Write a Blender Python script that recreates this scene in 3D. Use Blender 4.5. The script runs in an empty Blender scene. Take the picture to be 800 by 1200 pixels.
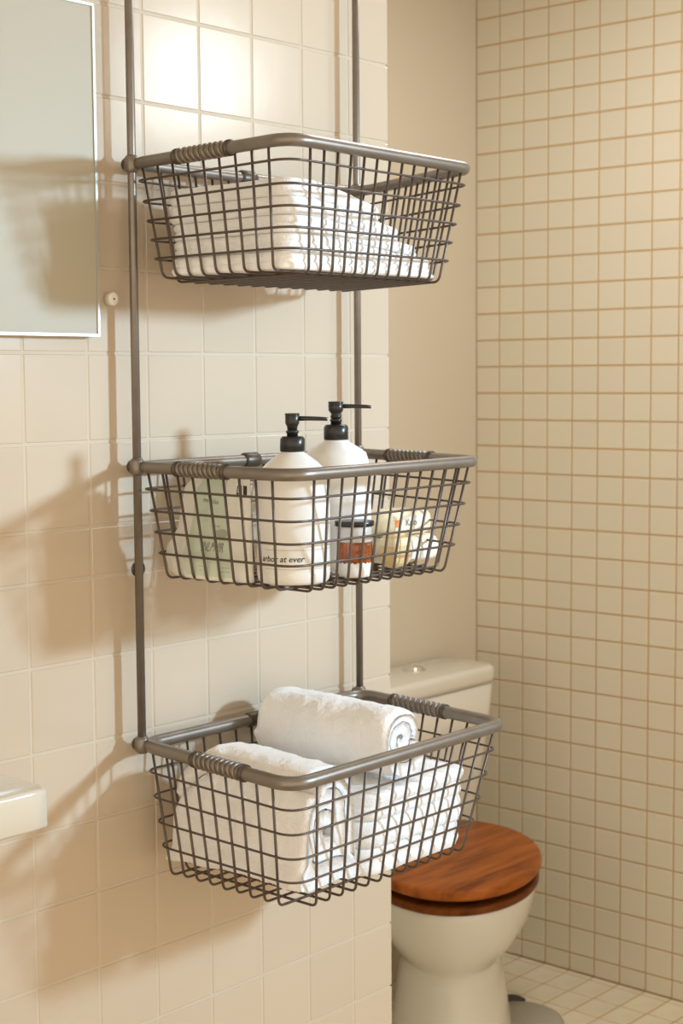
import bpy, math, random
from math import sin, cos, pi, radians, sqrt
from mathutils import Vector, Matrix, noise

S = bpy.context.scene
COL = S.collection
random.seed(7)

# ------------------------------------------------------------------ camera
def make_camera():
    yaw, pit, rol = radians(48.6734), radians(4.8019), radians(-0.4166)
    fw = Vector((cos(pit)*sin(yaw), cos(pit)*cos(yaw), -sin(pit)))
    r0 = Vector((cos(yaw), -sin(yaw), 0)); u0 = r0.cross(fw)
    r = r0*cos(rol)+u0*sin(rol); u = r.cross(fw)
    cd = bpy.data.cameras.new('camera'); co = bpy.data.objects.new('camera', cd); COL.objects.link(co)
    m = Matrix((( r.x, u.x, -fw.x, -1.3990), (r.y, u.y, -fw.y, -1.5638), (r.z, u.z, -fw.z, 0.0005), (0,0,0,1)))
    co.matrix_world = m
    cd.sensor_fit = 'HORIZONTAL'; cd.sensor_width = 36.0
    cd.lens = 1872.84*36/800
    cd.clip_start = 0.05
    cd.dof.use_dof = True; cd.dof.focus_distance = 1.86; cd.dof.aperture_fstop = 16
    S.camera = co
make_camera()

# ------------------------------------------------------------------ world, lights, exposure
S.view_settings.view_transform = 'Standard'; S.view_settings.look = 'None'
S.view_settings.gamma = 1; S.view_settings.use_curve_mapping = False
S.view_settings.exposure = 0.0
S.cycles.use_denoising = True
S.cycles.max_bounces = 8
W = bpy.data.worlds.new('room_light'); S.world = W; W.use_nodes = True
bg = W.node_tree.nodes['Background']; bg.inputs[0].default_value = (1.0, 0.87, 0.69, 1); bg.inputs[1].default_value = 1.52

def area(name, loc, target, sx, sy, power, col):
    l = bpy.data.lights.new(name, 'AREA'); l.shape = 'RECTANGLE'; l.size = sx; l.size_y = sy
    l.energy = power; l.color = col
    o = bpy.data.objects.new(name, l); COL.objects.link(o)
    o.location = loc
    o.rotation_euler = (Vector(target)-Vector(loc)).to_track_quat('-Z', 'Y').to_euler()
    return o
area('key_lamp', (1.25, -2.30, 0.42), (0.08, 0, -0.10), 0.17, 0.17, 11.2, (0.53, 0.77, 1.0)).data.spread = radians(76)
area('window_daylight', (2.075, -2.07, 0.93), (0.1, 0, 0.3), 0.24, 0.30, 6.5, (0.85, 0.94, 1.0))
area('ceiling_fill', (1.20, 0.05, 1.085), (1.20, 0.05, 0), 0.7, 0.7, 15.0, (0.97, 0.98, 1.0))  # unseen fill light added to brighten the alcove and upper right wall

# ------------------------------------------------------------------ helpers
def link(name, me, mat=None, parent=None, kind=None):
    o = bpy.data.objects.new(name, me); COL.objects.link(o)
    if mat and not me.materials: me.materials.append(mat)
    if parent: o.parent = parent
    if kind: o['kind'] = kind
    return o
def mk(name, v, f, mat=None, parent=None, smooth=True, kind=None):
    me = bpy.data.meshes.new(name); me.from_pydata([tuple(p) for p in v], [], f); me.update()
    if smooth: me.polygons.foreach_set('use_smooth', [True]*len(me.polygons))
    return link(name, me, mat, parent, kind)
def thing(name, label, cat, loc=(0,0,0), group=None):
    o = bpy.data.objects.new(name, None); COL.objects.link(o); o.location = loc
    o.empty_display_size = .05
    o['label'] = label; o['category'] = cat
    if group: o['group'] = group
    return o
def tag(o, label, cat, group=None):
    o['label'] = label; o['category'] = cat
    if group: o['group'] = group
    return o
class MB:
    def __init__(s): s.v = []; s.f = []
    def add(s, v, f):
        b = len(s.v); s.v += [tuple(p) for p in v]; s.f += [tuple(i+b for i in q) for q in f]; return s
    def build(s, name, mat=None, parent=None, smooth=True, kind=None): return mk(name, s.v, s.f, mat, parent, smooth, kind)
def box(x0, x1, y0, y1, z0, z1):
    v = [(x,y,z) for z in (z0,z1) for y in (y0,y1) for x in (x0,x1)]
    f = [(0,2,3,1),(4,5,7,6),(0,1,5,4),(2,6,7,3),(0,4,6,2),(1,3,7,5)]
    return v, f
def tube(path, rad, n=8, closed=False, caps=True):
    P = [Vector(p) for p in path]; N = len(P); v = []; f = []
    rr = rad if isinstance(rad, (list, tuple)) else [rad]*N
    T = []
    for i in range(N):
        a = P[i-1] if (i > 0 or closed) else P[i]; b = P[(i+1) % N] if (i < N-1 or closed) else P[i]
        T.append((b-a).normalized())
    ref = Vector((0,0,1)) if abs(T[0].z) < .9 else Vector((1,0,0))
    u = (ref - T[0]*ref.dot(T[0])).normalized(); first = u
    for i in range(N):
        u = (u - T[i]*u.dot(T[i])).normalized(); w = T[i].cross(u)
        for k in range(n):
            a = 2*pi*k/n; v.append(P[i]+(u*cos(a)+w*sin(a))*rr[i])
    for i in range(N if closed else N-1):
        j = (i+1) % N
        for k in range(n):
            f.append((i*n+k, i*n+(k+1)%n, j*n+(k+1)%n, j*n+k))
    if not closed and caps:
        f.append(tuple(range(n))[::-1]); f.append(tuple((N-1)*n+k for k in range(n)))
    return v, f
def fillet(pts, r, seg=5, closed=False):
    P = [Vector(p) for p in pts]; N = len(P); out = []
    for i in range(N):
        if not closed and i in (0, N-1): out.append(P[i]); continue
        a = (P[i-1]-P[i]); b = (P[(i+1)%N]-P[i]); la, lb = a.length, b.length
        a.normalize(); b.normalize()
        th = a.angle(b); d = min(r/math.tan(th/2), la*.48, lb*.48)
        p0 = P[i]+a*d; p1 = P[i]+b*d
        for k in range(seg+1):
            t = k/seg
            out.append(p0*(1-t)**2 + P[i]*2*t*(1-t) + p1*t*t)
    return out
def lathe(prof, n=48, cx=0, cy=0):
    v = []; f = []
    for r, z in prof:
        for k in range(n):
            a = 2*pi*k/n; v.append((cx+r*cos(a), cy+r*sin(a), z))
    m = len(prof)
    for i in range(m-1):
        for k in range(n):
            f.append((i*n+k, i*n+(k+1)%n, (i+1)*n+(k+1)%n, (i+1)*n+k))
    f.append(tuple(range(n))[::-1]); f.append(tuple((m-1)*n+k for k in range(n)))
    return v, f
def rrect(x0, x1, y0, y1, r, n):
    """n points round a rounded rectangle, evenly spaced, counter-clockwise"""
    segs = []
    cs = [(x1-r, y0+r, -pi/2), (x1-r, y1-r, 0), (x0+r, y1-r, pi/2), (x0+r, y0+r, pi)]
    dense = []
    for i, (cx, cy, a0) in enumerate(cs):
        for k in range(13):
            a = a0+pi/2*k/12; dense.append((cx+r*cos(a), cy+r*sin(a)))
    dense.append(dense[0])
    L = [0]
    for a, b in zip(dense, dense[1:]): L.append(L[-1]+math.hypot(b[0]-a[0], b[1]-a[1]))
    out = []; j = 0
    for k in range(n):
        s = L[-1]*k/n
        while L[j+1] < s: j += 1
        t = (s-L[j])/max(1e-9, L[j+1]-L[j]); a, b = dense[j], dense[j+1]
        out.append((a[0]+(b[0]-a[0])*t, a[1]+(b[1]-a[1])*t))
    return out
def rounded_slab(x0, x1, y0, y1, z0, z1, r, er, n=64):
    """slab with rounded plan corners r and rounded edges er"""
    v = []; f = []; rings = []
    prof = []
    for k in range(5): a = pi/2*k/4; prof.append((er*(1-sin(a)), z0+er*(1-cos(a))))
    for k in range(5): a = pi/2*k/4; prof.append((er*(1-cos(a)), z1-er*(1-sin(a))))
    for ins, z in prof:
        for (x, y) in rrect(x0+ins, x1-ins, y0+ins, y1-ins, max(.0008, r-ins), n): v.append((x, y, z))
    m = len(prof)
    for i in range(m-1):
        for k in range(n): f.append((i*n+k, i*n+(k+1)%n, (i+1)*n+(k+1)%n, (i+1)*n+k))
    f.append(tuple(range(n))[::-1]); f.append(tuple((m-1)*n+k for k in range(n)))
    return v, f
def text_mesh(body, size, shear=0.0, bold=0.0):
    c = bpy.data.curves.new('lettering', 'FONT'); c.body = body; c.size = size; c.align_x = 'CENTER'; c.align_y = 'CENTER'
    c.shear = shear; c.offset = bold; c.resolution_u = 3
    o = bpy.data.objects.new('lettering', c); COL.objects.link(o)
    dg = bpy.context.evaluated_depsgraph_get(); dg.update()
    me = bpy.data.meshes.new_from_object(o.evaluated_get(dg))
    bpy.data.objects.remove(o)
    v = [tuple(p.co) for p in me.vertices]; f = [tuple(q.vertices) for q in me.polygons]
    bpy.data.meshes.remove(me)
    return v, f
def lettering(name, body, size, mat, parent, place, shear=0, bold=0, sx=1.0):
    v, f = text_mesh(body, size, shear, bold)
    return mk(name, [place(x*sx, y) for x, y, z in v], f, mat, parent, smooth=False)

# ------------------------------------------------------------------ materials
def mat(name, col, rough=.5, metal=0.0, bump=None, var=0.0, spec=.5, sheen=0.0, noise_col=None, coat=0.0, trans=0.0):
    m = bpy.data.materials.new(name); m.use_nodes = True; nt = m.node_tree; b = nt.nodes['Principled BSDF']
    b.inputs['Base Color'].default_value = (*col, 1); b.inputs['Roughness'].default_value = rough
    b.inputs['Metallic'].default_value = metal; b.inputs['Specular IOR Level'].default_value = spec
    b.inputs['Sheen Weight'].default_value = sheen; b.inputs['Coat Weight'].default_value = coat
    b.inputs['Transmission Weight'].default_value = trans
    tc = nt.nodes.new('ShaderNodeTexCoord'); src = None
    if noise_col:
        n = nt.nodes.new('ShaderNodeTexNoise'); n.inputs['Scale'].default_value = noise_col[1]; n.inputs['Detail'].default_value = 4
        nt.links.new(tc.outputs['Object'], n.inputs['Vector'])
        mx = nt.nodes.new('ShaderNodeMixRGB'); mx.inputs[1].default_value = (*col, 1); mx.inputs[2].default_value = (*noise_col[0], 1)
        rp = nt.nodes.new('ShaderNodeMapRange'); rp.inputs[1].default_value = .35; rp.inputs[2].default_value = .7
        nt.links.new(n.outputs['Fac'], rp.inputs[0]); nt.links.new(rp.outputs[0], mx.inputs[0])
        src = mx.outputs[0]
    if var:
        oi = nt.nodes.new('ShaderNodeObjectInfo'); mr = nt.nodes.new('ShaderNodeMapRange')
        mr.inputs[3].default_value = 1-var; mr.inputs[4].default_value = 1+var
        nt.links.new(oi.outputs['Random'], mr.inputs[0])
        h = nt.nodes.new('ShaderNodeHueSaturation'); h.inputs['Color'].default_value = (*col, 1)
        nt.links.new(mr.outputs[0], h.inputs['Value'])
        if src: nt.links.new(src, h.inputs['Color'])
        src = h.outputs[0]
    if src: nt.links.new(src, b.inputs['Base Color'])
    if bump:
        prev = None
        for sc, st, dist in bump:
            n = nt.nodes.new('ShaderNodeTexNoise'); n.inputs['Scale'].default_value = sc; n.inputs['Detail'].default_value = 2
            nt.links.new(tc.outputs['Object'], n.inputs['Vector'])
            bp = nt.nodes.new('ShaderNodeBump'); bp.inputs['Strength'].default_value = st; bp.inputs['Distance'].default_value = dist
            nt.links.new(n.outputs['Fac'], bp.inputs['Height'])
            if prev: nt.links.new(prev, bp.inputs['Normal'])
            prev = bp.outputs['Normal']
        nt.links.new(prev, b.inputs['Normal'])
    return m
M = {}
M['tile'] = mat('glazed cream tile', (.60,.50,.382), .17, bump=[(14,.12,.002)], var=.018)
M['grout'] = mat('pale grout', (.60,.515,.40), .8, bump=[(400,.2,.0005)])
M['mosaic'] = mat('cream mosaic tile', (.675,.615,.485), .35, bump=[(20,.08,.001)], var=.02)
M['brown_grout'] = mat('brown grout', (.50,.335,.165), .85, bump=[(300,.2,.0005)])
M['floor_tile'] = mat('cream floor tile', (.77,.70,.54), .38, var=.03, noise_col=((.70,.62,.46), 9))
M['paint'] = mat('beige wall paint', (.61,.54,.42), .6, bump=[(160,.06,.001)])
M['ceiling'] = mat('ceiling paint', (.82,.76,.65), .7)
M['bronze'] = mat('warm grey satin metal', (.255,.22,.185), .36, metal=.65, noise_col=((.22,.19,.157), 40))
M['dark_metal'] = mat('dark bronze metal', (.10,.078,.06), .4, metal=.6)
M['towel'] = mat('white terry cotton', (.945,.94,.93), .95, bump=[(380,.6,.0018),(1000,.4,.0008)], sheen=.3, spec=.1)
M['bottle'] = mat('white plastic', (.87,.855,.81), .33)
M['black'] = mat('black plastic', (.018,.017,.016), .28)
M['ink'] = mat('black ink', (.03,.028,.025), .6)
M['ceramic'] = mat('white ceramic', (.69,.655,.565), .12, coat=.3)
M['chrome'] = mat('chrome', (.78,.76,.70), .12, metal=1)
M['alu'] = mat('brushed aluminium', (.52,.52,.46), .4, metal=.5)
M['mirror'] = mat('matte mirror panel', (.46,.42,.325), .45, spec=.3)  # cream reflection put into a matte base colour, nothing is mirrored
M['pouch'] = mat('white matte film', (.83,.81,.74), .45, bump=[(45,.25,.003)])
M['green'] = mat('pale green print', (.62,.70,.57), .5, bump=[(45,.2,.003)])
M['cream_wrap'] = mat('cream paper', (.84,.73,.50), .5, bump=[(60,.15,.002)])
M['pale_wrap'] = mat('pale cream paper', (.88,.80,.64), .5, bump=[(60,.15,.002)])
M['tan_wrap'] = mat('tan card', (.74,.55,.28), .55)
M['orange'] = mat('orange print', (.85,.28,.05), .5)
M['grey_ink'] = mat('grey ink', (.25,.23,.2), .6)
M['amber'] = mat('amber glass', (.24,.055,.012), .15, noise_col=((.50,.13,.02), 70), coat=.5)
M['frost'] = mat('frosted grey glass', (.66,.64,.60), .25, coat=.3)
M['grey_plastic'] = mat('grey plastic', (.36,.335,.28), .5)
M['rubber_and_shade'] = mat('black rubber', (.03,.028,.022), .6)
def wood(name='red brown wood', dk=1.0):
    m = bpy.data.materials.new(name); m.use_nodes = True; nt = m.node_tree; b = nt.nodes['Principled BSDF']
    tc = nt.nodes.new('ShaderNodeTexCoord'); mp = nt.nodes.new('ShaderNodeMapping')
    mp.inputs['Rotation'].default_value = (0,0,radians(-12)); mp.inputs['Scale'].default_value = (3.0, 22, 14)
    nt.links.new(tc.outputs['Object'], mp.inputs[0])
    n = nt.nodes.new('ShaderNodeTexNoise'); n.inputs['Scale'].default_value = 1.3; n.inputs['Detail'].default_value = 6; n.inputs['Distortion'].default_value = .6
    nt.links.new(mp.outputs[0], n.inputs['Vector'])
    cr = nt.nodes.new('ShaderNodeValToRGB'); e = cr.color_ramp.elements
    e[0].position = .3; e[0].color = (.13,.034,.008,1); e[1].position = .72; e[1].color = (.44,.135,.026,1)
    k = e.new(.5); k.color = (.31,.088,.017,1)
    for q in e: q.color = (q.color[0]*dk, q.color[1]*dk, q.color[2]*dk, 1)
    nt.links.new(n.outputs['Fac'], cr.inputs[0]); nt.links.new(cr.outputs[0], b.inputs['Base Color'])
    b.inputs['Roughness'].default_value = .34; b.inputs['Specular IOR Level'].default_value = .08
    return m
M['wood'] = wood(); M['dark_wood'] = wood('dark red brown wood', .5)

# ------------------------------------------------------------------ setting
XR, D, ZF, XE, ZC = 2.0874, 1.0151, -1.5683, 0.4921, 1.10
def structure(name, v, f, m): return mk(name, v, f, m, None, False, 'structure')

def tile_mesh(name, w, h, t=.007, ch=.0013):
    """tile in its own xy plane, face at z = 0, body behind; rounded arris"""
    a, b = w/2, h/2
    v = [(-a,-b,-t),(a,-b,-t),(a,b,-t),(-a,b,-t), (-a,-b,-ch),(a,-b,-ch),(a,b,-ch),(-a,b,-ch),
         (-a+ch,-b+ch,0),(a-ch,-b+ch,0),(a-ch,b-ch,0),(-a+ch,b-ch,0)]
    f = [(8,9,10,11)]
    for i in range(4):
        j = (i+1) % 4; f += [(i,j,4+j,4+i), (4+i,4+j,8+j,8+i)]
    return v, f
MESH = {}
def tile(parent, loc, rot, w, h, m, jit=.0018):
    key = (round(w,4), round(h,4), m.name)
    if key not in MESH:
        v, f = tile_mesh('tile', w, h)
        me = bpy.data.meshes.new('tile'); me.from_pydata(v, [], f); me.update(); me.materials.append(m); MESH[key] = me
    o = bpy.data.objects.new('tile', MESH[key]); COL.objects.link(o); o.parent = parent
    q = rot.to_3x3() @ Matrix.Rotation(random.gauss(0,jit), 3, 'X') @ Matrix.Rotation(random.gauss(0,jit), 3, 'Y')
    o.matrix_local = Matrix.Translation(loc) @ q.to_4x4()
    return o
# face frames: local z = outward normal
ROT_LEFT = Matrix(((1,0,0),(0,0,-1),(0,1,0)))        # x->x, y->z, normal -> -y
ROT_RIGHT = Matrix(((0,0,-1),(-1,0,0),(0,1,0)))      # x->-y, y->z, normal -> -x
ROT_FLOOR = Matrix.Identity(3)

wl = structure('wall_left', *box(-2.2, XE-.004, .0010, .12, ZF, ZC), M['grout'])
zs = [1.02,.9,.79,.68,.5735,.4672,.3536,.247,.140,.0335,-.0776,-.1848,-.2487,-.3531,-.4601,-.5608,-.655,-.7555,-.8547,-.9564,-1.055]
g = .0032
rest = MB()
for a, b in zip(zs, zs[1:]):
    for c in range(-18, 5):
        x0, x1 = c*.1, min((c+1)*.1, XE+g/2)
        if c >= -3 and a < .7 and a > -1.0:
            tile(wl, ((x0+x1)/2, 0, (a+b)/2), ROT_LEFT, x1-x0-g, a-b-g, M['tile'])
        else:
            v, f = tile_mesh('t', x1-x0-g, a-b-g)
            rest.add([((x0+x1)/2+p[0], -p[2], (a+b)/2+p[1]) for p in v], f)
for k in range(5):
    a, b = -1.055-.1*k, -1.155-.1*k
    for c in range(-18, 5):
        x0, x1 = c*.1, min((c+1)*.1, XE+g/2)
        v, f = tile_mesh('t', x1-x0-g, a-b-g)
        rest.add([((x0+x1)/2+p[0], -p[2], (a+b)/2+p[1]) for p in v], f)
rest.build('tile_field', M['tile'], wl, False, 'stuff')

structure('wall_back', *box(-2.2, XR, D, D+.1, ZF, ZC), M['paint'])
# right wall: tiled up to the window side, a window opening further out
wr = structure('wall_right', *box(XR+.0015, XR+.12, -.62, D+.1, ZF, ZC), M['brown_grout'])
mz, my, z0, y0 = .0703, .0765, .8697, .9403
g2 = .0040
rest = MB(); near = []
for k in range(-4, 36):
    za = z0-k*mz; zb = max(za-mz, ZF)
    if za-zb < .012: continue
    for c in range(-1, 20):
        ya = min(y0-c*my, D); yb = ya-my if c >= 0 else y0
        near.append((c, ya, yb, za, zb))
vis = [t for t in near if -1 <= t[0] <= 7 and t[3] < .93]
vis.sort(key=lambda t: (-t[0], abs(t[3]+.3)))
chosen = set(vis[:300])
for t in near:
    c, ya, yb, za, zb = t
    w, h = ya-yb-g2, za-zb-g2
    if t in chosen: tile(wr, (XR, (ya+yb)/2, (za+zb)/2), ROT_RIGHT, w, h, M['mosaic'], .0012)
    else:
        v, f = tile_mesh('t', w, h)
        rest.add([(XR-p[2], (ya+yb)/2-p[0], (za+zb)/2+p[1]) for p in v], f)
rest.build('tile_field', M['mosaic'], wr, False, 'stuff')
# the plain stretch of the right wall with its window opening
wy0, wy1, wz0, wz1 = -2.42, -1.88, .66, 1.02
b = MB()
for bx in [(XR, XR+.12, wy1+.0, -.62, ZF, ZC), (XR, XR+.12, -4.2, wy0, ZF, ZC), (XR, XR+.12, wy0, wy1, ZF, wz0), (XR, XR+.12, wy0, wy1, wz1, ZC)]:
    b.add(*box(*bx))
b.build('wall_right', M['paint'], None, False, 'structure')
b = MB()
for bx in [(XR+.03, XR+.07, wy0, wy0+.03, wz0, wz1), (XR+.03, XR+.07, wy1-.03, wy1, wz0, wz1), (XR+.03, XR+.07, wy0+.03, wy1-.03, wz0, wz0+.03), (XR+.03, XR+.07, wy0+.03, wy1-.03, wz1-.03, wz1)]:
    b.add(*box(*bx))
b.build('window_1', M['ceiling'], None, False, 'structure')
structure('ceiling', *box(-2.2, XR+.12, -4.2, D+.1, ZC, ZC+.1), M['ceiling'])
# floor
fl = structure('floor', *box(-2.2, XR+.12, -4.2, D+.1, ZF-.1, ZF-.0016), M['brown_grout'])
fp = .0765; gf = .0052
rest = MB()
xs = [XR, XR-.024]
while xs[-1] > -.2: xs.append(xs[-1]-.098)
ys = [D, .9403]
while ys[-1] > -2.2: ys.append(ys[-1]-fp)
for xa, xb in zip(xs, xs[1:]):
    for ya, yb in zip(ys, ys[1:]):
        cx, cy = (xa+xb)/2, (ya+yb)/2
        if cx > 1.5 and cy > .22 and cx-cy*.0 > 1.2: tile(fl, (cx, cy, ZF), ROT_FLOOR, xa-xb-gf, ya-yb-gf, M['floor_tile'], .001)
        else:
            v, f = tile_mesh('t', xa-xb-gf, ya-yb-gf)
            rest.add([(cx+p[0], cy+p[1], ZF+p[2]) for p in v], f)
rest.build('tile_field', M['floor_tile'], fl, False, 'stuff')

# ------------------------------------------------------------------ hanging basket rack
RO = -.027                                   # pole offset from the tiles
PXL, PXR = -.0445, .387
rack = thing('basket_rack', 'warm grey metal rack of three wire baskets hanging on two poles before the tiled wall', 'rack', (PXL, RO, -.47))
def rel(parent, v): o = Vector(parent.location); return [tuple(Vector(p)-o) for p in v]
def part(name, vf, m, parent=rack, smooth=True):
    return mk(name, rel(rack, vf[0]), vf[1], m, parent, smooth)
part('pole', tube([(PXL, RO, 1.02), (PXL, RO, -.475)], .0055, 16), M['bronze'])
part('pole', tube([(PXR, RO, 1.02), (PXR, RO, -.475)], .0052, 16), M['bronze'])

def basket(h, FL, FR, BR, BL, bl, H, levels, coilL, coilR, label, R=.0076):
    """rim corners in plan, bl = bottom corners (x_left, x_right_front, x_right_back, y_front, y_back)"""
    rim = fillet([(*BL, h), (*FL, h), (*FR, h), (*BR, h)], .030, 8, True)
    bk = mk('basket', rel(rack, tube(rim, R, 16, True)[0]), tube(rim, R, 16, True)[1], M['bronze'], rack)
    bk['label'] = label
    def sub(name, vf, m=M['bronze']): return mk(name, rel(rack, vf[0]), vf[1], m, bk)
    zb = h-H
    xl, xrf, xrb, yf, yb = bl
    V = Vector
    top = {'FL': V((*FL,h)), 'FR': V((*FR,h)), 'BR': V((*BR,h)), 'BL': V((*BL,h))}
    bot = {'FL': V((xl,yf,zb)), 'FR': V((xrf,yf,zb)), 'BR': V((xrb,yb,zb)), 'BL': V((xl,yb,zb))}
    wr_ = .0017
    # wires running left to right under the bottom
    n = 9
    for i in range(n):
        t = .065+.815*i/(n-1)
        a0 = top['BL'].lerp(top['FL'], t); a1 = bot['BL'].lerp(bot['FL'], t)
        b0 = top['BR'].lerp(top['FR'], t); b1 = bot['BR'].lerp(bot['FR'], t)
        dz = V((0,0,random.uniform(-.0008,.0008)))
        sub('cross_wire', tube(fillet([a0, a1+dz, b1+dz, b0], .011, 5), wr_, 8), M['dark_wire'])
    n = 13
    for i in range(n):
        t = .105+.85*i/(n-1)
        a0 = top['FL'].lerp(top['FR'], t); a1 = bot['FL'].lerp(bot['FR'], t)
        b0 = top['BL'].lerp(top['BR'], t); b1 = bot['BL'].lerp(bot['BR'], t)
        dz = V((0,0,-.0032))
        sub('upright_wire', tube(fillet([a0, a1+dz, b1+dz, b0], .011, 5), wr_, 8), M['dark_wire'])
    for s in levels:
        pts = [top[k].lerp(bot[k], s) for k in ('BL','FL','FR','BR')]
        c = (pts[0]+pts[1]+pts[2]+pts[3])/4
        pts = [p+(p-c).normalized()*.0038 for p in pts]
        sub('hoop_wire', tube(fillet(pts, .026, 6, True), .00155, 8, True), M['dark_wire'])
    # wrapped coils on the side rails
    for (A, B, t0, t1) in [(top['BL'], top['FL'], *coilL)] + ([(top['BR'], top['FR'], *coilR)] if coilR else []):
        d = (B-A); L = d.length; d.normalize(); u = V((0,0,1)); w = d.cross(u)
        turns = 9; k = turns*14; pth = []
        for i in range(k+1):
            s = (t0+(t1-t0)*i/k)*L; a = 2*pi*turns*i/k
            pth.append(A+d*s+(u*cos(a)+w*sin(a))*(R+.0004))
        sub('coil_wrap', tube(pth, .0021, 8))
        for tt in (t0-.02, t1+.015):
            p = A+d*(tt*L)
            sub('coil_collar', tube([p-d*.0022, p+d*.0022], R+.0022, 18), M['dark_metal'])
    # clamps to the poles
    for px in (PXL, PXR):
        sub('pole_clamp', tube([(px, RO, h-.011), (px, RO, h-.007), (px, RO, h+.007), (px, RO, h+.011)], [.0066,.0094,.0094,.0066], 18))
        sub('clamp_disc', tube([(px, RO+.0035, h), (px, RO+.0040, h), (px, RO+.0105, h), (px, RO+.011, h)], [.006,.0085,.0085,.006], 20), M['dark_metal'])
    # sleeve on the back rail
    p = top['BL'].lerp(top['BR'], .47); d = (top['BR']-top['BL']).normalized()
    sub('rail_sleeve', tube([p-d*.014, p-d*.011, p+d*.011, p+d*.014], [.0090,.0104,.0104,.0090], 16), M['dark_metal'])
    return bk
M['dark_wire'] = mat('brown grey wire', (.115,.088,.07), .36, metal=.6)
H1, H2, H3 = .269, -.1105, -.4696
basket(H1, (-.069,-.320), (.287,-.305), (.387,-.029), (-.0445,-.029), (-.034,.258,.335,-.288,-.055), .143, (.15,.33,.50,.665,.83), (.33,.63), None, 'upper wire basket holding the stack of folded towels')
basket(H2, (-.069,-.320), (.303,-.305), (.387,-.029), (-.0445,-.029), (-.034,.268,.338,-.288,-.055), .140, (.20,.395,.59,.78), (.30,.58), (.30,.62), 'middle wire basket holding bottles and packets')
basket(H3, (-.077,-.322), (.349,-.315), (.387,-.029), (-.0445,-.029), (-.036,.308,.345,-.288,-.055), .166, (.20,.395,.59,.78), (.40,.69), (.27,.60), 'lower wire basket holding rolled and folded towels', .0086)
# ring bracket on the left pole between the middle and lower basket
pth = [(PXL+.0055+.0086*cos(a), RO+.0075, -.2425+.0086*sin(a)) for a in [2*pi*k/24 for k in range(24)]]
part('ring_bracket', tube(pth, .0024, 8, True), M['dark_metal'])

# ------------------------------------------------------------------ towels
def fuzz(p, seed, lo, hi):
    q = Vector(p)*1.0 + Vector((seed*3.1, seed*1.7, seed*.9))
    return noise.noise(q*16)*lo + noise.noise(q*55)*lo*.45 + (noise.noise(q*260)*.6+noise.noise(q*520)*.5)*hi
def folded_towel(name, x0, x1, y0, y1, z0, z1, layers, seed, label, group=None, warp=None, r=.022, dent=.75):
    n = 200; v = []; f = []
    h = z1-z0; prof = []
    er = h/layers/2
    cx, cy = (x0+x1)/2, (y0+y1)/2
    rings = []
    # bottom cap, side bulges, top cap
    for s in (.05,.25,.5,.75,.9,.97): rings.append(('cap', s, z0))
    for L in range(layers):
        for k in range(1, 8):
            a = pi*k/8
            rings.append(('side', er*dent*(1-sin(a)), z0+er*2*L+er*(1-cos(a))))
    for s in (.97,.93,.88,.82,.75,.67,.58,.48,.36,.22,.08): rings.append(('cap', s, z1))
    base = rrect(x0, x1, y0, y1, r, n)
    for kind, s, z in rings:
        for (x, y) in base:
            dx, dy = x-cx, y-cy; d = math.hypot(dx, dy)
            if kind == 'cap':
                k = s*(1-er*dent/d) if d > 0 else s
                px, py = cx+dx*k, cy+dy*k
            else:
                k = 1-s/d; px, py = cx+dx*k, cy+dy*k
            nx, ny = (dx/d, dy/d) if kind == 'side' else (0, 0)
            p = Vector((px, py, z)); w = fuzz(p, seed, .0030, .0009)
            wave = .0035*noise.noise(Vector((px*11, py*11, z*70+seed*5)))
            if kind == 'side': p += Vector((nx, ny, 0))*(w+wave)
            else: p.z += (w*.6 if z > z0+h/2 else -abs(w)*.1)
            if warp: p = warp(p)
            v.append(p)
    m = len(rings)
    for i in range(m-1):
        for k in range(n): f.append((i*n+k, i*n+(k+1)%n, (i+1)*n+(k+1)%n, (i+1)*n+k))
    f.append(tuple(range(n))[::-1]); f.append(tuple((m-1)*n+k for k in range(n)))
    o = Vector((cx, cy, z0))
    ob = mk(name, [p-o for p in v], f, M['towel']); ob.location = o
    return tag(ob, label, 'towel', group)
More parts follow.
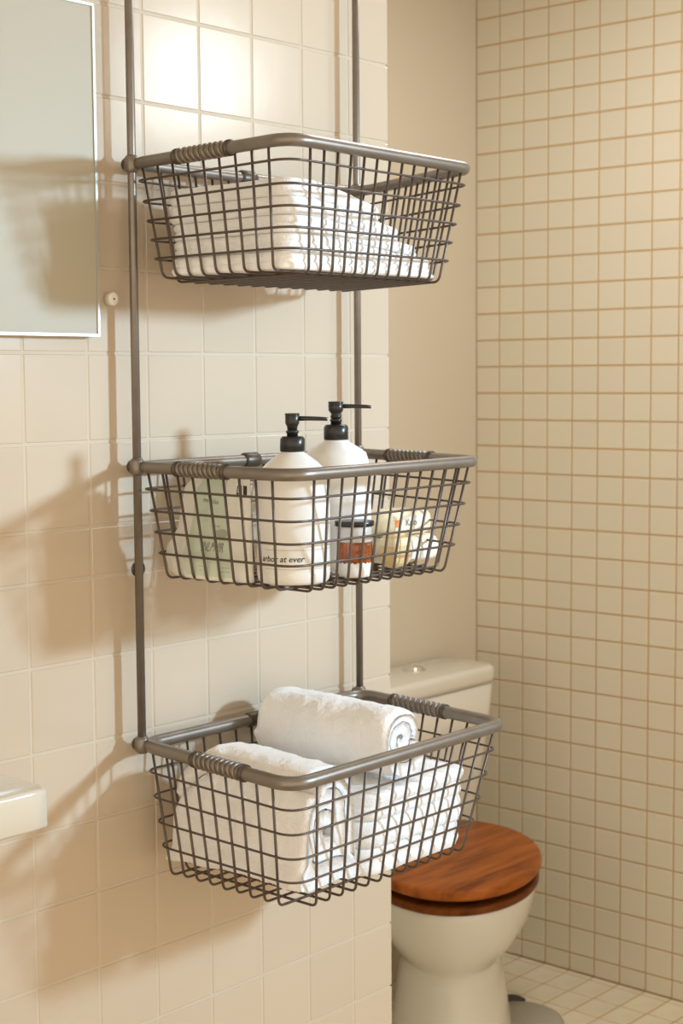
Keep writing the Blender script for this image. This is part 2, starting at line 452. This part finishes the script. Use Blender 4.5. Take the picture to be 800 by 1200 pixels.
def rolled_towel(name, A, B, ra, rb, turns, seed, label, ex=1.0, ez=1.0, shape=None, nl=64, start=0.0, t_in=.12, sq=1.0, squ=.9):
    """spiral sheet swept from A to B; ra, rb radii at both ends"""
    A, B = Vector(A), Vector(B); d = (B-A); L = d.length; d.normalize()
    up = Vector((0,0,1)); up = (up-d*up.dot(d)).normalized(); sd = d.cross(up)
    ns = int(100*turns); th = (1-t_in)/turns
    sec = []
    for i in range(ns+1):                                  # outer side of the sheet, from the outer end inwards
        a = 2*pi*turns*i/ns; ro = 1-(1-t_in)*i/ns
        sec.append((ro, a))
    inner = [(max(.02, ro-th*.93), a) for ro, a in sec][::-1]
    ring = sec+inner; n = len(ring); v = []; f = []
    for j in range(nl+1):
        t = j/nl; R = ra+(rb-ra)*t; ends = min(t, 1-t)*L
        rd = 1-.16*max(0, 1-ends/.012)**2                  # soft rounded rims
        for (ro, a) in ring:
            aa = a+start
            cc, ss = cos(aa), sin(aa); x, z = math.copysign(abs(cc)**(sq if ss < 0 else squ), cc)*ro*R*ex, math.copysign(abs(ss)**(sq if ss < 0 else squ), ss)*ro*R*ez
            outer = ro > 1-th
            k = (rd if sin(aa) > -.2 else 1.0) if outer else 1.0
            p = A+d*(t*L)+sd*(x*k)+up*(z*k)
            dirn = sd*cos(aa)+up*sin(aa)
            tele = (1-ro)*.010*(1 if t > .5 else -1)*(abs(t-.5)*2)**6
            p += d*(-tele) + dirn*fuzz(p, seed, .0038, .0015)
            if j in (0, nl): p += d*noise.noise(p*90)*.0025
            if shape: p = shape(p, t)
            v.append(p)
    for j in range(nl):
        for k in range(n): f.append((j*n+k, j*n+(k+1)%n, (j+1)*n+(k+1)%n, (j+1)*n+k))
    m = len(sec)
    for base, flip in ((0, False), (nl*n, True)):
        for i in range(m-1):
            q = (base+i, base+i+1, base+n-2-i, base+n-1-i)
            f.append(q[::-1] if flip else q)
    o = (A+B)/2; o.z = min(p.z for p in v)
    ob = mk(name, [p-o for p in v], f, M['towel']); ob.location = o
    return tag(ob, label, 'towel')

ZB1 = H1-.143+.0024
def slope(p):
    s = 1-.52*max(0, min(1, (p.x-.02)/.24))**1.15
    return Vector((p.x, p.y, ZB1+(p.z-ZB1)*s))
ords = ['bottom towel, longest,', 'second towel from the bottom', 'middle towel', 'second towel from the top', 'top towel, shortest,']
xr = [.262,.252,.226,.188,.150]
for k in range(5):
    z0 = ZB1+.0213*k
    folded_towel('folded_towel', -.028+random.uniform(-.003,.003), xr[k], -.279+random.uniform(0,.004), -.068+random.uniform(-.006,.004),
                 z0, z0+.0210, 2, k+1, 'white folded terry towel, '+ords[k].rstrip(',')+' of the stack in the upper basket', 'towels stacked in the upper basket', slope)
ZB3 = H3-.166+.0024
pos = ['lowest', 'middle one', 'topmost']
for k in range(3):
    z0 = ZB3+.0350*k
    folded_towel('folded_towel', .103+random.uniform(-.003,.003), [.315,.320,.324,.322][k], -.280+random.uniform(0,.004), -.072,
                 z0, z0+.0348, 2, k+11, 'white folded towel below the rolled towel, '+pos[k]+' of three', 'towels stacked in the lower basket', None, .03, .5)
rolled_towel('rolled_towel', (.184,-.050,-.4660), (.195,-.272,-.4700), .0600, .0530, 2.5, 21, 'large white rolled terry towel lying on the folded towels in the lower basket', 1.0, .98, None, 90, radians(195), .14, .95)
def back_taper(p, t):
    k = 1-.36*max(0, 1-t/.30)**1.6
    lo = max(0, 1-(p.z-ZB3)/.075); xc = .0275                # the lower half settles outwards into the basket
    x = xc+(p.x-xc)*(1+.22*lo**.8) if abs(p.x-xc) > .02 else p.x
    return Vector((max(-.0335, x), p.y, ZB3+max(0, (p.z-ZB3)*k-.004*lo)))
rolled_towel('rolled_towel', (.026,-.046,-.5475), (.029,-.2865,-.5510), .087, .083, 2.3, 31, 'tall white rolled towel standing out above the left rail of the lower basket', .72, 1.0, back_taper, 84, radians(60), .2, .17, .78)

# ------------------------------------------------------------------ pump bottles
def pump_bottle(x, y, zb, R, zsh, zcap, prof, zc1, zhead, head, sp_len, label, seed, rc=.0152):
    t = thing('pump_bottle', label, 'bottle', (x, y, zb))
    b = mk('bottle_body', *lathe(prof, 64), M['bottle'], t)
    z = zcap-zb; c1 = zc1-zb
    col = [(rc-.0012, z), (rc, z+.001), (rc, c1-.003), (rc-.0025, c1), (.0075, c1+.0002)]
    mk('pump_collar', *lathe(col, 40), M['black'], t)
    hz = zhead-zb
    st = [(.0068, c1), (.0068, c1+.004), (.0078, c1+.0045), (.0078, c1+.007), (.0060, c1+.0075), (.0060, hz-.020)]
    mk('pump_stem', *lathe(st, 32), M['black'], t)
    hd = [(h[0], hz+h[1]) for h in head]
    mk('pump_head', *lathe(hd, 32), M['black'], t)
    dx, dy = .66, -.75                                       # the spout points across the view to the right
    s = [(dx*k, dy*k, hz-.0062+dzz) for k, dzz in ((.004,0), (.02,-.0002), (sp_len-.006,-.0008), (sp_len,-.0012))]
    mk('pump_spout', *tube(s, [.0030,.0027,.0024,.0022], 14), M['black'], t)
    return t
ZB2 = H2-.140+.0024
RB1 = .0448
p1 = [(.035,0),(.041,.0015),(.0436,.005),(RB1,.012),(RB1,.120),(.0445,.126),(.0425,.132),(.0385,.1385),(.031,.1465),(.0235,.1525),(.0165,.1575),(.0135,.1590),(.0130,.163)]
head1 = [(.0060,-.020),(.0066,-.016),(.0072,-.0150),(.0085,-.012),(.0088,-.003),(.0082,-.0022),(.0092,-.0018),(.0092,-.0004),(.0088,0)]
bot1 = pump_bottle(.020, -.2375, ZB2, RB1, 0, -.0885, p1, -.0700, -.0420, head1, .043, 'white pump bottle with black pump nearest the corner of the middle basket', 1)
RB2 = .0455
p2 = [(.036,0),(.042,.0015),(.0445,.005),(RB2,.012),(.0452,.090),(.0440,.125),(.0420,.142),(.0405,.1470),(.0390,.1515),(.0335,.1560),(.0250,.1612),(.0180,.1655),(.0145,.1685),(.0140,.172)]
head2 = [(.0070,-.0215),(.0072,-.018),(.0062,-.0172),(.0064,-.0155),(.0095,-.012),(.0100,-.0035),(.0092,-.0028),(.0100,-.0022),(.0100,-.0004),(.0094,0)]
bot2 = pump_bottle(.157, -.187, ZB2, RB2, 0, -.0800, p2, -.0600, -.0300, head2, .046, 'taller white pump bottle with black pump standing behind the small jar', 2, .0160)
def wrap(R, zc, phi0):
    def place(x, y):
        a = phi0+x/R; return (R*cos(a), R*sin(a), zc+y)
    return place
lettering('printed_line', 'arbor at ever', .0105, M['ink'], bot1, wrap(RB1+.0003, .0325, radians(203)), .25, .0001)
for zz, hh in ((.0435,.0005), (.0205,.0005)):
    n = 40; v = []; f = []
    for k in range(n+1):
        a = radians(175)+radians(130)*k/n
        v += [((RB1+.0003)*cos(a), (RB1+.0003)*sin(a), zz-hh), ((RB1+.0003)*cos(a), (RB1+.0003)*sin(a), zz+hh)]
    f = [(2*k, 2*k+2, 2*k+3, 2*k+1) for k in range(n)]
    mk('label_rule', v, f, M['frost'], bot1)

# ------------------------------------------------------------------ small jar
jar = thing('small_jar', 'small jar with black lid and ribbed amber band beside the two pump bottles', 'jar', (.107,-.2610,ZB2))
mk('jar_base', *lathe([(.015,0),(.0195,.001),(.0208,.004),(.0215,.010),(.0205,.0180),(.0195,.0215)], 40), M['bottle'], jar)
n = 72; prof = [(.0195,.0165),(.0205,.0185),(.0218,.026),(.0222,.040),(.0222,.0445)]
v, f = lathe(prof, n)
v = [(x*(1+.022*(1 if (i % n) % 4 < 2 else -1)), y*(1+.022*(1 if (i % n) % 4 < 2 else -1)), z) for i, (x, y, z) in enumerate(v)]
mk('amber_band', v, f, M['amber'], jar)
mk('jar_neck', *lathe([(.0216,.0445),(.0220,.0450),(.0220,.0640),(.0216,.0645)], 40), M['frost'], jar)
mk('jar_lid', *lathe([(.0240,.0640),(.0248,.0644),(.0248,.0700),(.0243,.0704)], 48), M['black'], jar)
lettering('printed_line', 'abc', .005, M['ink'], jar, wrap(.0229, .036, radians(300)), 0)

# ------------------------------------------------------------------ refill pouch
PX, PY = -.0165, -.125
pouch = thing('refill_pouch', 'white and pale green packet leaning in the left end of the middle basket', 'packet', (PX, PY, ZB2))
def curve(x, pts):
    for (a, p), (b, q) in zip(pts, pts[1:]):
        if x <= b:
            t = (x-a)/(b-a); t = t*t*(3-2*t)*.5+t*.5; return p+(q-p)*t
    return pts[-1][1]
def pouch_point(u, w, side):
    """u 0..1 back to front, w 0..1 bottom to top; side -1 left face, +1 right face"""
    yb = curve(w, ((0,.060),(.06,.070),(.17,.0755),(.27,.074),(.36,.062),(.46,.052),(.55,.050),(.70,.045),(.84,.040),(.93,.024),(1,.010)))
    yf = -.079+.004*w
    y = yb+(yf-yb)*u
    bulge = (.012*(1-w)**.55+.0035)*(sin(pi*min(1, max(0, u)))**.45 if 0 < u < 1 else 0)
    lump = .0022*noise.noise(Vector((u*4, w*5, side*3)))+.0009*noise.noise(Vector((u*13, w*14, side*3)))
    x = side*(bulge+.0006) + (lump if 0 < u < 1 else 0)
    z = w*.134 + (.006*sin(u*5)*(w > .9)*(w-.9)*10) + .004*noise.noise(Vector((u*3, 1.3, w*2)))*w
    return (x, y, z)
nu, nw = 40, 36; v = []; f = []
for side in (-1, 1):
    for j in range(nw+1):
        for i in range(nu+1): v.append(pouch_point(i/nu, j/nw, side))
q = (nu+1)*(nw+1)
for j in range(nw):
    for i in range(nu):
        a = j*(nu+1)+i
        f.append((a, a+nu+1, a+nu+2, a+1)); f.append((q+a, q+a+1, q+a+nu+2, q+a+nu+1))
for j in range(nw):
    for i in (0, nu):
        a = j*(nu+1)+i; f.append((a, q+a, q+a+nu+1, a+nu+1) if i == 0 else (a, a+nu+1, q+a+nu+1, q+a))
for i in range(nu):
    f.append((i, i+1, q+i+1, q+i)); a = nw*(nu+1)+i; f.append((a, q+a, q+a+1, a+1))
mk('packet_body', v, f, M['pouch'], pouch)
def on_pouch(u, w, lift=.0005):
    p = pouch_point(u, w, -1); return (p[0]-lift, p[1], p[2])
v = []; f = []
for j in range(21):
    for i in range(13):
        w = .035+.955*j/20; u = (.30-.05*w)+(.56-.15*w)*i/12
        v.append(on_pouch(u, w, .0004))
for j in range(20):
    for i in range(12):
        a = j*13+i; f.append((a, a+13, a+14, a+1))
mk('green_label', v, f, M['green'], pouch)
def pl(u0, w0, k=1.0):
    def place(x, y):
        return on_pouch(u0+x/.135, w0+y/.134, .0009)
    return place
lettering('lettering', 'INLMVIR', .0165, M['grey_ink'], pouch, pl(.63, .30), 0, 0, .55)
lettering('lettering', 'mu Sulau', .0095, M['grey_ink'], pouch, pl(.52, .735), 0, 0, .9)
lettering('lettering', '~ un~n', .0060, M['grey_ink'], pouch, pl(.60, .50), 0, 0, 1)
lettering('lettering', 'L I I', .0150, M['ink'], pouch, pl(.905, .835), 0, .0007, .55)
v = [on_pouch(u, w, .0008) for u, w in ((.945,.79),(.978,.79),(.978,.88),(.945,.88))]
mk('printed_block', v, [(0,1,2,3)], M['ink'], pouch, False)
v = []; f = []
for k in range(18):
    a = 2*pi*k/18; v.append(on_pouch(.70+.085*cos(a)*(1+.3*sin(3*a)), .425+.05*sin(a), .0007))
mk('printed_sketch', v, [tuple(range(18))[::-1]], M['sketch'] if 'sketch' in M else M.setdefault('sketch', mat('grey green print', (.42,.45,.37), .6)), pouch, False)
for w in (.12, .085):
    v = [on_pouch(u, ww, .0008) for u, ww in ((.48,w),(.82,w),(.82,w+.007),(.48,w+.007))]
    mk('printed_rule', v, [(0,1,2,3)], M['sketch'], pouch, False)

# ------------------------------------------------------------------ soap packets
def soap(x, y, z, lx, ly, lz, r, m, name, label, rot=0.0):
    t = thing(name, label, 'soap', (x, y, z)); t.rotation_euler = (0,0,rot)
    mk('wrapped_bar', *rounded_slab(-lx/2, lx/2, -ly/2, ly/2, 0, lz, r, min(lz*.42, .014), 72), m, t)
    return t
s1 = soap(.276, -.195, ZB2, .112, .060, .0355, .018, M['pale_wrap'], 'soap_packet', 'lower pale wrapped soap at the right end of the middle basket', radians(-6))
s2 = soap(.270, -.193, ZB2+.0362, .104, .058, .0350, .020, M['cream_wrap'], 'soap_packet', 'upper cream wrapped soap with small orange mark in the middle basket', radians(-4))
def front(y, zc):
    return lambda x, yy: (x, y, zc+yy)
mk('paper_label', *rounded_slab(-.034, .034, -.0296, -.0270, .008, .028, .001, .0006, 24), M['pale_wrap'], s2)
v = [(-.031,-.0301,.013),(-.021,-.0301,.013),(-.021,-.0301,.023),(-.031,-.0301,.023)]
mk('orange_mark', v, [(0,1,2,3)], M['orange'], s2, False)
lettering('lettering', 'Kalo', .0120, M['grey_ink'], s2, front(-.0301, .018), 0, .0002)
mk('paper_label', *rounded_slab(-.036, .036, -.0306, -.0285, .005, .022, .001, .0006, 24), M['bottle'], s1)
for xx in (-.012, .014):
    mk('label_rule', [(xx,-.0311,.006),(xx+.0008,-.0311,.006),(xx+.0008,-.0311,.021),(xx,-.0311,.021)], [(0,1,2,3)], M['tan_wrap'], s1, False)
s3 = soap(.208, -.244, ZB2, .040, .026, .047, .004, M['tan_wrap'], 'small_carton', 'small tan carton between the jar and the wrapped soaps', radians(8))
s3['category'] = 'carton'
mk('paper_band', *rounded_slab(-.0203, .0203, -.0132, .0132, .030, .040, .004, .0004, 24), M['cream_wrap'], s3)

# ------------------------------------------------------------------ mirror, knob, basin
mx0, mx1, mz0, mz1 = -.95, -.0935, .0535, .4590
mir = thing('wall_mirror', 'large flat pale greenish cream mirror panel with thin metal edge on the left wall', 'mirror', ((mx0+mx1)/2, 0, mz0))
def mb(bx): return rel(mir, box(*bx)[0]), box(*bx)[1]
mk('mirror_glass', *mb((mx0+.003, mx1-.003, -.0170, -.001, mz0+.003, mz1-.003)), M['mirror'], mir, False)
fw_ = .0036
for bx in ((mx0, mx1, -.0190, -.0005, mz0, mz0+fw_), (mx0, mx1, -.0190, -.0005, mz1-fw_, mz1), (mx0, mx0+fw_, -.0190, -.0005, mz0+fw_, mz1-fw_), (mx1-fw_, mx1, -.0190, -.0005, mz0+fw_, mz1-fw_)):
    mk('metal_edge', *mb(bx), M['alu'], mir, False)
kn = thing('wall_bumper', 'small round ivory plastic bumper on the tiles beside the mirror corner', 'bumper', (-.0640, 0, .1015))
def along_y(prof, n=28):
    v, f = lathe(prof, n); return [(x, -z, y) for x, y, z in v], f
mk('knob_disc', *along_y([(.0070,0),(.0084,.0008),(.0084,.0100),(.0076,.0112),(.0022,.0114)]), M['knob'] if 'knob' in M else M.setdefault('knob', mat('ivory plastic', (.86,.82,.72), .4)), kn)
mk('screw', *along_y([(.0013,.0110),(.0013,.0117),(.0009,.0119)], 12), M['dark_metal'], kn)

SXR, SYF, SZT, SZB = -.4050, -.300, -.4075, -.4500
sink = thing('wash_basin', 'white ceramic wash basin slab with squared corner at the lower left', 'basin', (-.72, 0, SZB))
v, f = [], []
n = 96
rings = []
def sring(x0, x1, y0, y1, r, z): return [(x, y, z) for x, y in rrect(x0, x1, y0, y1, r, n)]
X0 = -1.05
rings.append(sring(X0+.004, SXR-.004, SYF+.004, -.001, .006, SZB))
rings.append(sring(X0, SXR, SYF, 0.0, .008, SZB+.004))
for k in range(5):
    a = pi/2*k/4; rings.append(sring(X0+.005*(1-cos(a)), SXR-.005*(1-cos(a)), SYF+.005*(1-cos(a)), -.005*(1-cos(a)), .008, SZT-.005*(1-sin(a))))
rings.append(sring(X0+.05, SXR-.050, SYF+.045, -.075, .075, SZT))
rings.append(sring(X0+.055, SXR-.055, SYF+.050, -.080, .072, SZT-.003))
rings.append(sring(X0+.075, SXR-.075, SYF+.065, -.095, .055, SZT-.030))
rings.append(sring(X0+.11, SXR-.11, SYF+.085, -.11, .04, SZT-.034))
for rr in rings: v += rr
for i in range(len(rings)-1):
    for k in range(n): f.append((i*n+k, i*n+(k+1)%n, (i+1)*n+(k+1)%n, (i+1)*n+k))
f.append(tuple(range(n))[::-1]); f.append(tuple((len(rings)-1)*n+k for k in range(n)))
mk('basin_body', rel(sink, v), f, M['ceramic'], sink)
mk('drain', *[(rel(sink, a), b) for a, b in [lathe([(.018,SZT-.0345),(.020,SZT-.033),(.014,SZT-.032)], 24, -.73, -.15)]][0], M['chrome'], sink)

# ------------------------------------------------------------------ toilet
TC = (1.528, .676); ANG = .663
toilet = thing('toilet', 'white ceramic toilet with red brown wooden seat and lid', 'toilet', (TC[0], TC[1], ZF))
ca, sa = cos(ANG), sin(ANG)
def egg(a, b, n=72, grow=0.0, cx=0, cy=0, sq=0.0):
    out = []
    for k in range(n):
        t = 2*pi*k/n; c, s = cos(t), sin(t)
        X = a*c; Y = b*s*(1+.06*c)
        out.append((cx+X*ca-Y*sa, cy+X*sa+Y*ca))
    return out
def loft(levels, n=72):
    v = []; f = []
    for pts, z in levels: v += [(x, y, z) for x, y in pts]
    for i in range(len(levels)-1):
        for k in range(n): f.append((i*n+k, i*n+(k+1)%n, (i+1)*n+(k+1)%n, (i+1)*n+k))
    f.append(tuple(range(n))[::-1]); f.append(tuple((len(levels)-1)*n+k for k in range(n)))
    return v, f
A0, B0 = .278, .205
def z_(z): return z-ZF
LV = []
# pedestal and bowl: (scale a, scale b, z, shift along axis)
for a, b, z, sh in [(.86,.72,-1.5680,.02),(.86,.72,-1.555,.02),(.82,.68,-1.50,.02),(.775,.63,-1.43,.02),(.74,.59,-1.375,.02),(.735,.585,-1.352,.02),(.76,.62,-1.338,.018),(.815,.70,-1.318,.012),
                    (.87,.795,-1.290,.008),(.92,.88,-1.258,.004),(.955,.935,-1.225,.002),(.98,.97,-1.190,0),(.985,.98,-1.172,0),(.96,.95,-1.166,0)]:
    LV.append((egg(A0*a, B0*b, cx=sh*ca, cy=sh*sa), z_(z)))
mk('bowl', *loft(LV), M['ceramic'], toilet)
def ringslab(a, b, z0, z1, er):
    L = []
    for k in range(6): t = pi/2*k/5; L.append((egg(a-er*(1-sin(t)), b-er*(1-sin(t))), z0+er*(1-cos(t))))
    for k in range(6): t = pi/2*k/5; L.append((egg(a-er*(1-cos(t)), b-er*(1-cos(t))), z1-er*(1-sin(t))))
    return L
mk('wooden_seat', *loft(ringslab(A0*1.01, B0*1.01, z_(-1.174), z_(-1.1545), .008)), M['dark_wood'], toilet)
L = ringslab(A0*1.03, B0*1.035, z_(-1.139), z_(-1.112), .009)
mk('wooden_lid', *loft(L), M['wood'], toilet)
for q in (.35, -.3):
    mk('lid_bumper', *lathe([(.008, z_(-1.155)), (.008, z_(-1.1385))], 12, q*A0*ca, q*A0*sa), M['rubber_and_shade'], toilet)
# cistern
TX0, TX1, TY0, TY1 = 1.440, 1.932, .822, D-.004
def tr(v): return [(x-TC[0], y-TC[1], z-ZF) for x, y, z in v]
n = 72; LVc = []
for z, ins in ((-1.19,.075),(-1.16,.062),(-1.08,.045),(-.97,.026),(-.88,.015),(-.785,.007)):
    LVc.append((rrect(TX0+ins, TX1-ins, TY0+ins*.6, TY1, .035, n), z))
v, f = loft(LVc, n); mk('cistern', tr(v), f, M['ceramic'], toilet)
v, f = rounded_slab(TX0, TX1, TY0, TY1, -.783, -.737, .040, .014, n); mk('cistern_lid', tr(v), f, M['ceramic'], toilet)
v, f = lathe([(.0290,-.7372),(.0290,-.7345),(.0275,-.7330),(.0235,-.7320),(.0225,-.7295),(.018,-.7262),(.008,-.7245)], 36, 1.716, .935)
mk('flush_button', tr(v), f, M['chrome'], toilet)
v, f = rounded_slab(1.58, 1.84, .72, .93, -1.33, -1.168, .05, .02, n); mk('bowl_neck', tr(v), f, M['ceramic'], toilet)
for hx in (1.66, 1.75):
    v, f = tube([(hx-.014, .815, -1.142), (hx+.014, .815, -1.142)], .010, 14); mk('hinge', tr(v), f, M['chrome'], toilet)

# ------------------------------------------------------------------ grey round bin behind the pedestal
bn = thing('floor_bin', 'low grey round plastic container with dark rim shadow on the floor beside the toilet pedestal', 'bin', (1.690, .590, ZF))
mk('bin_body', *lathe([(.100,.0005),(.106,.004),(.106,.016),(.100,.026),(.084,.034),(.05,.040),(.02,.042)], 56), M['grey_plastic'], bn)
v = []; f = []
pth = [(.104*cos(a), .104*sin(a), .030) for a in [radians(28+62*k/14) for k in range(15)]]
mk('rim_shade', *tube(pth, [.003,.007,.0105,.0125]+[.0135]*7+[.0125,.0105,.007,.003], 10), M['rubber_and_shade'], bn)  # black crescent shaped as the shadowed gap behind the rim
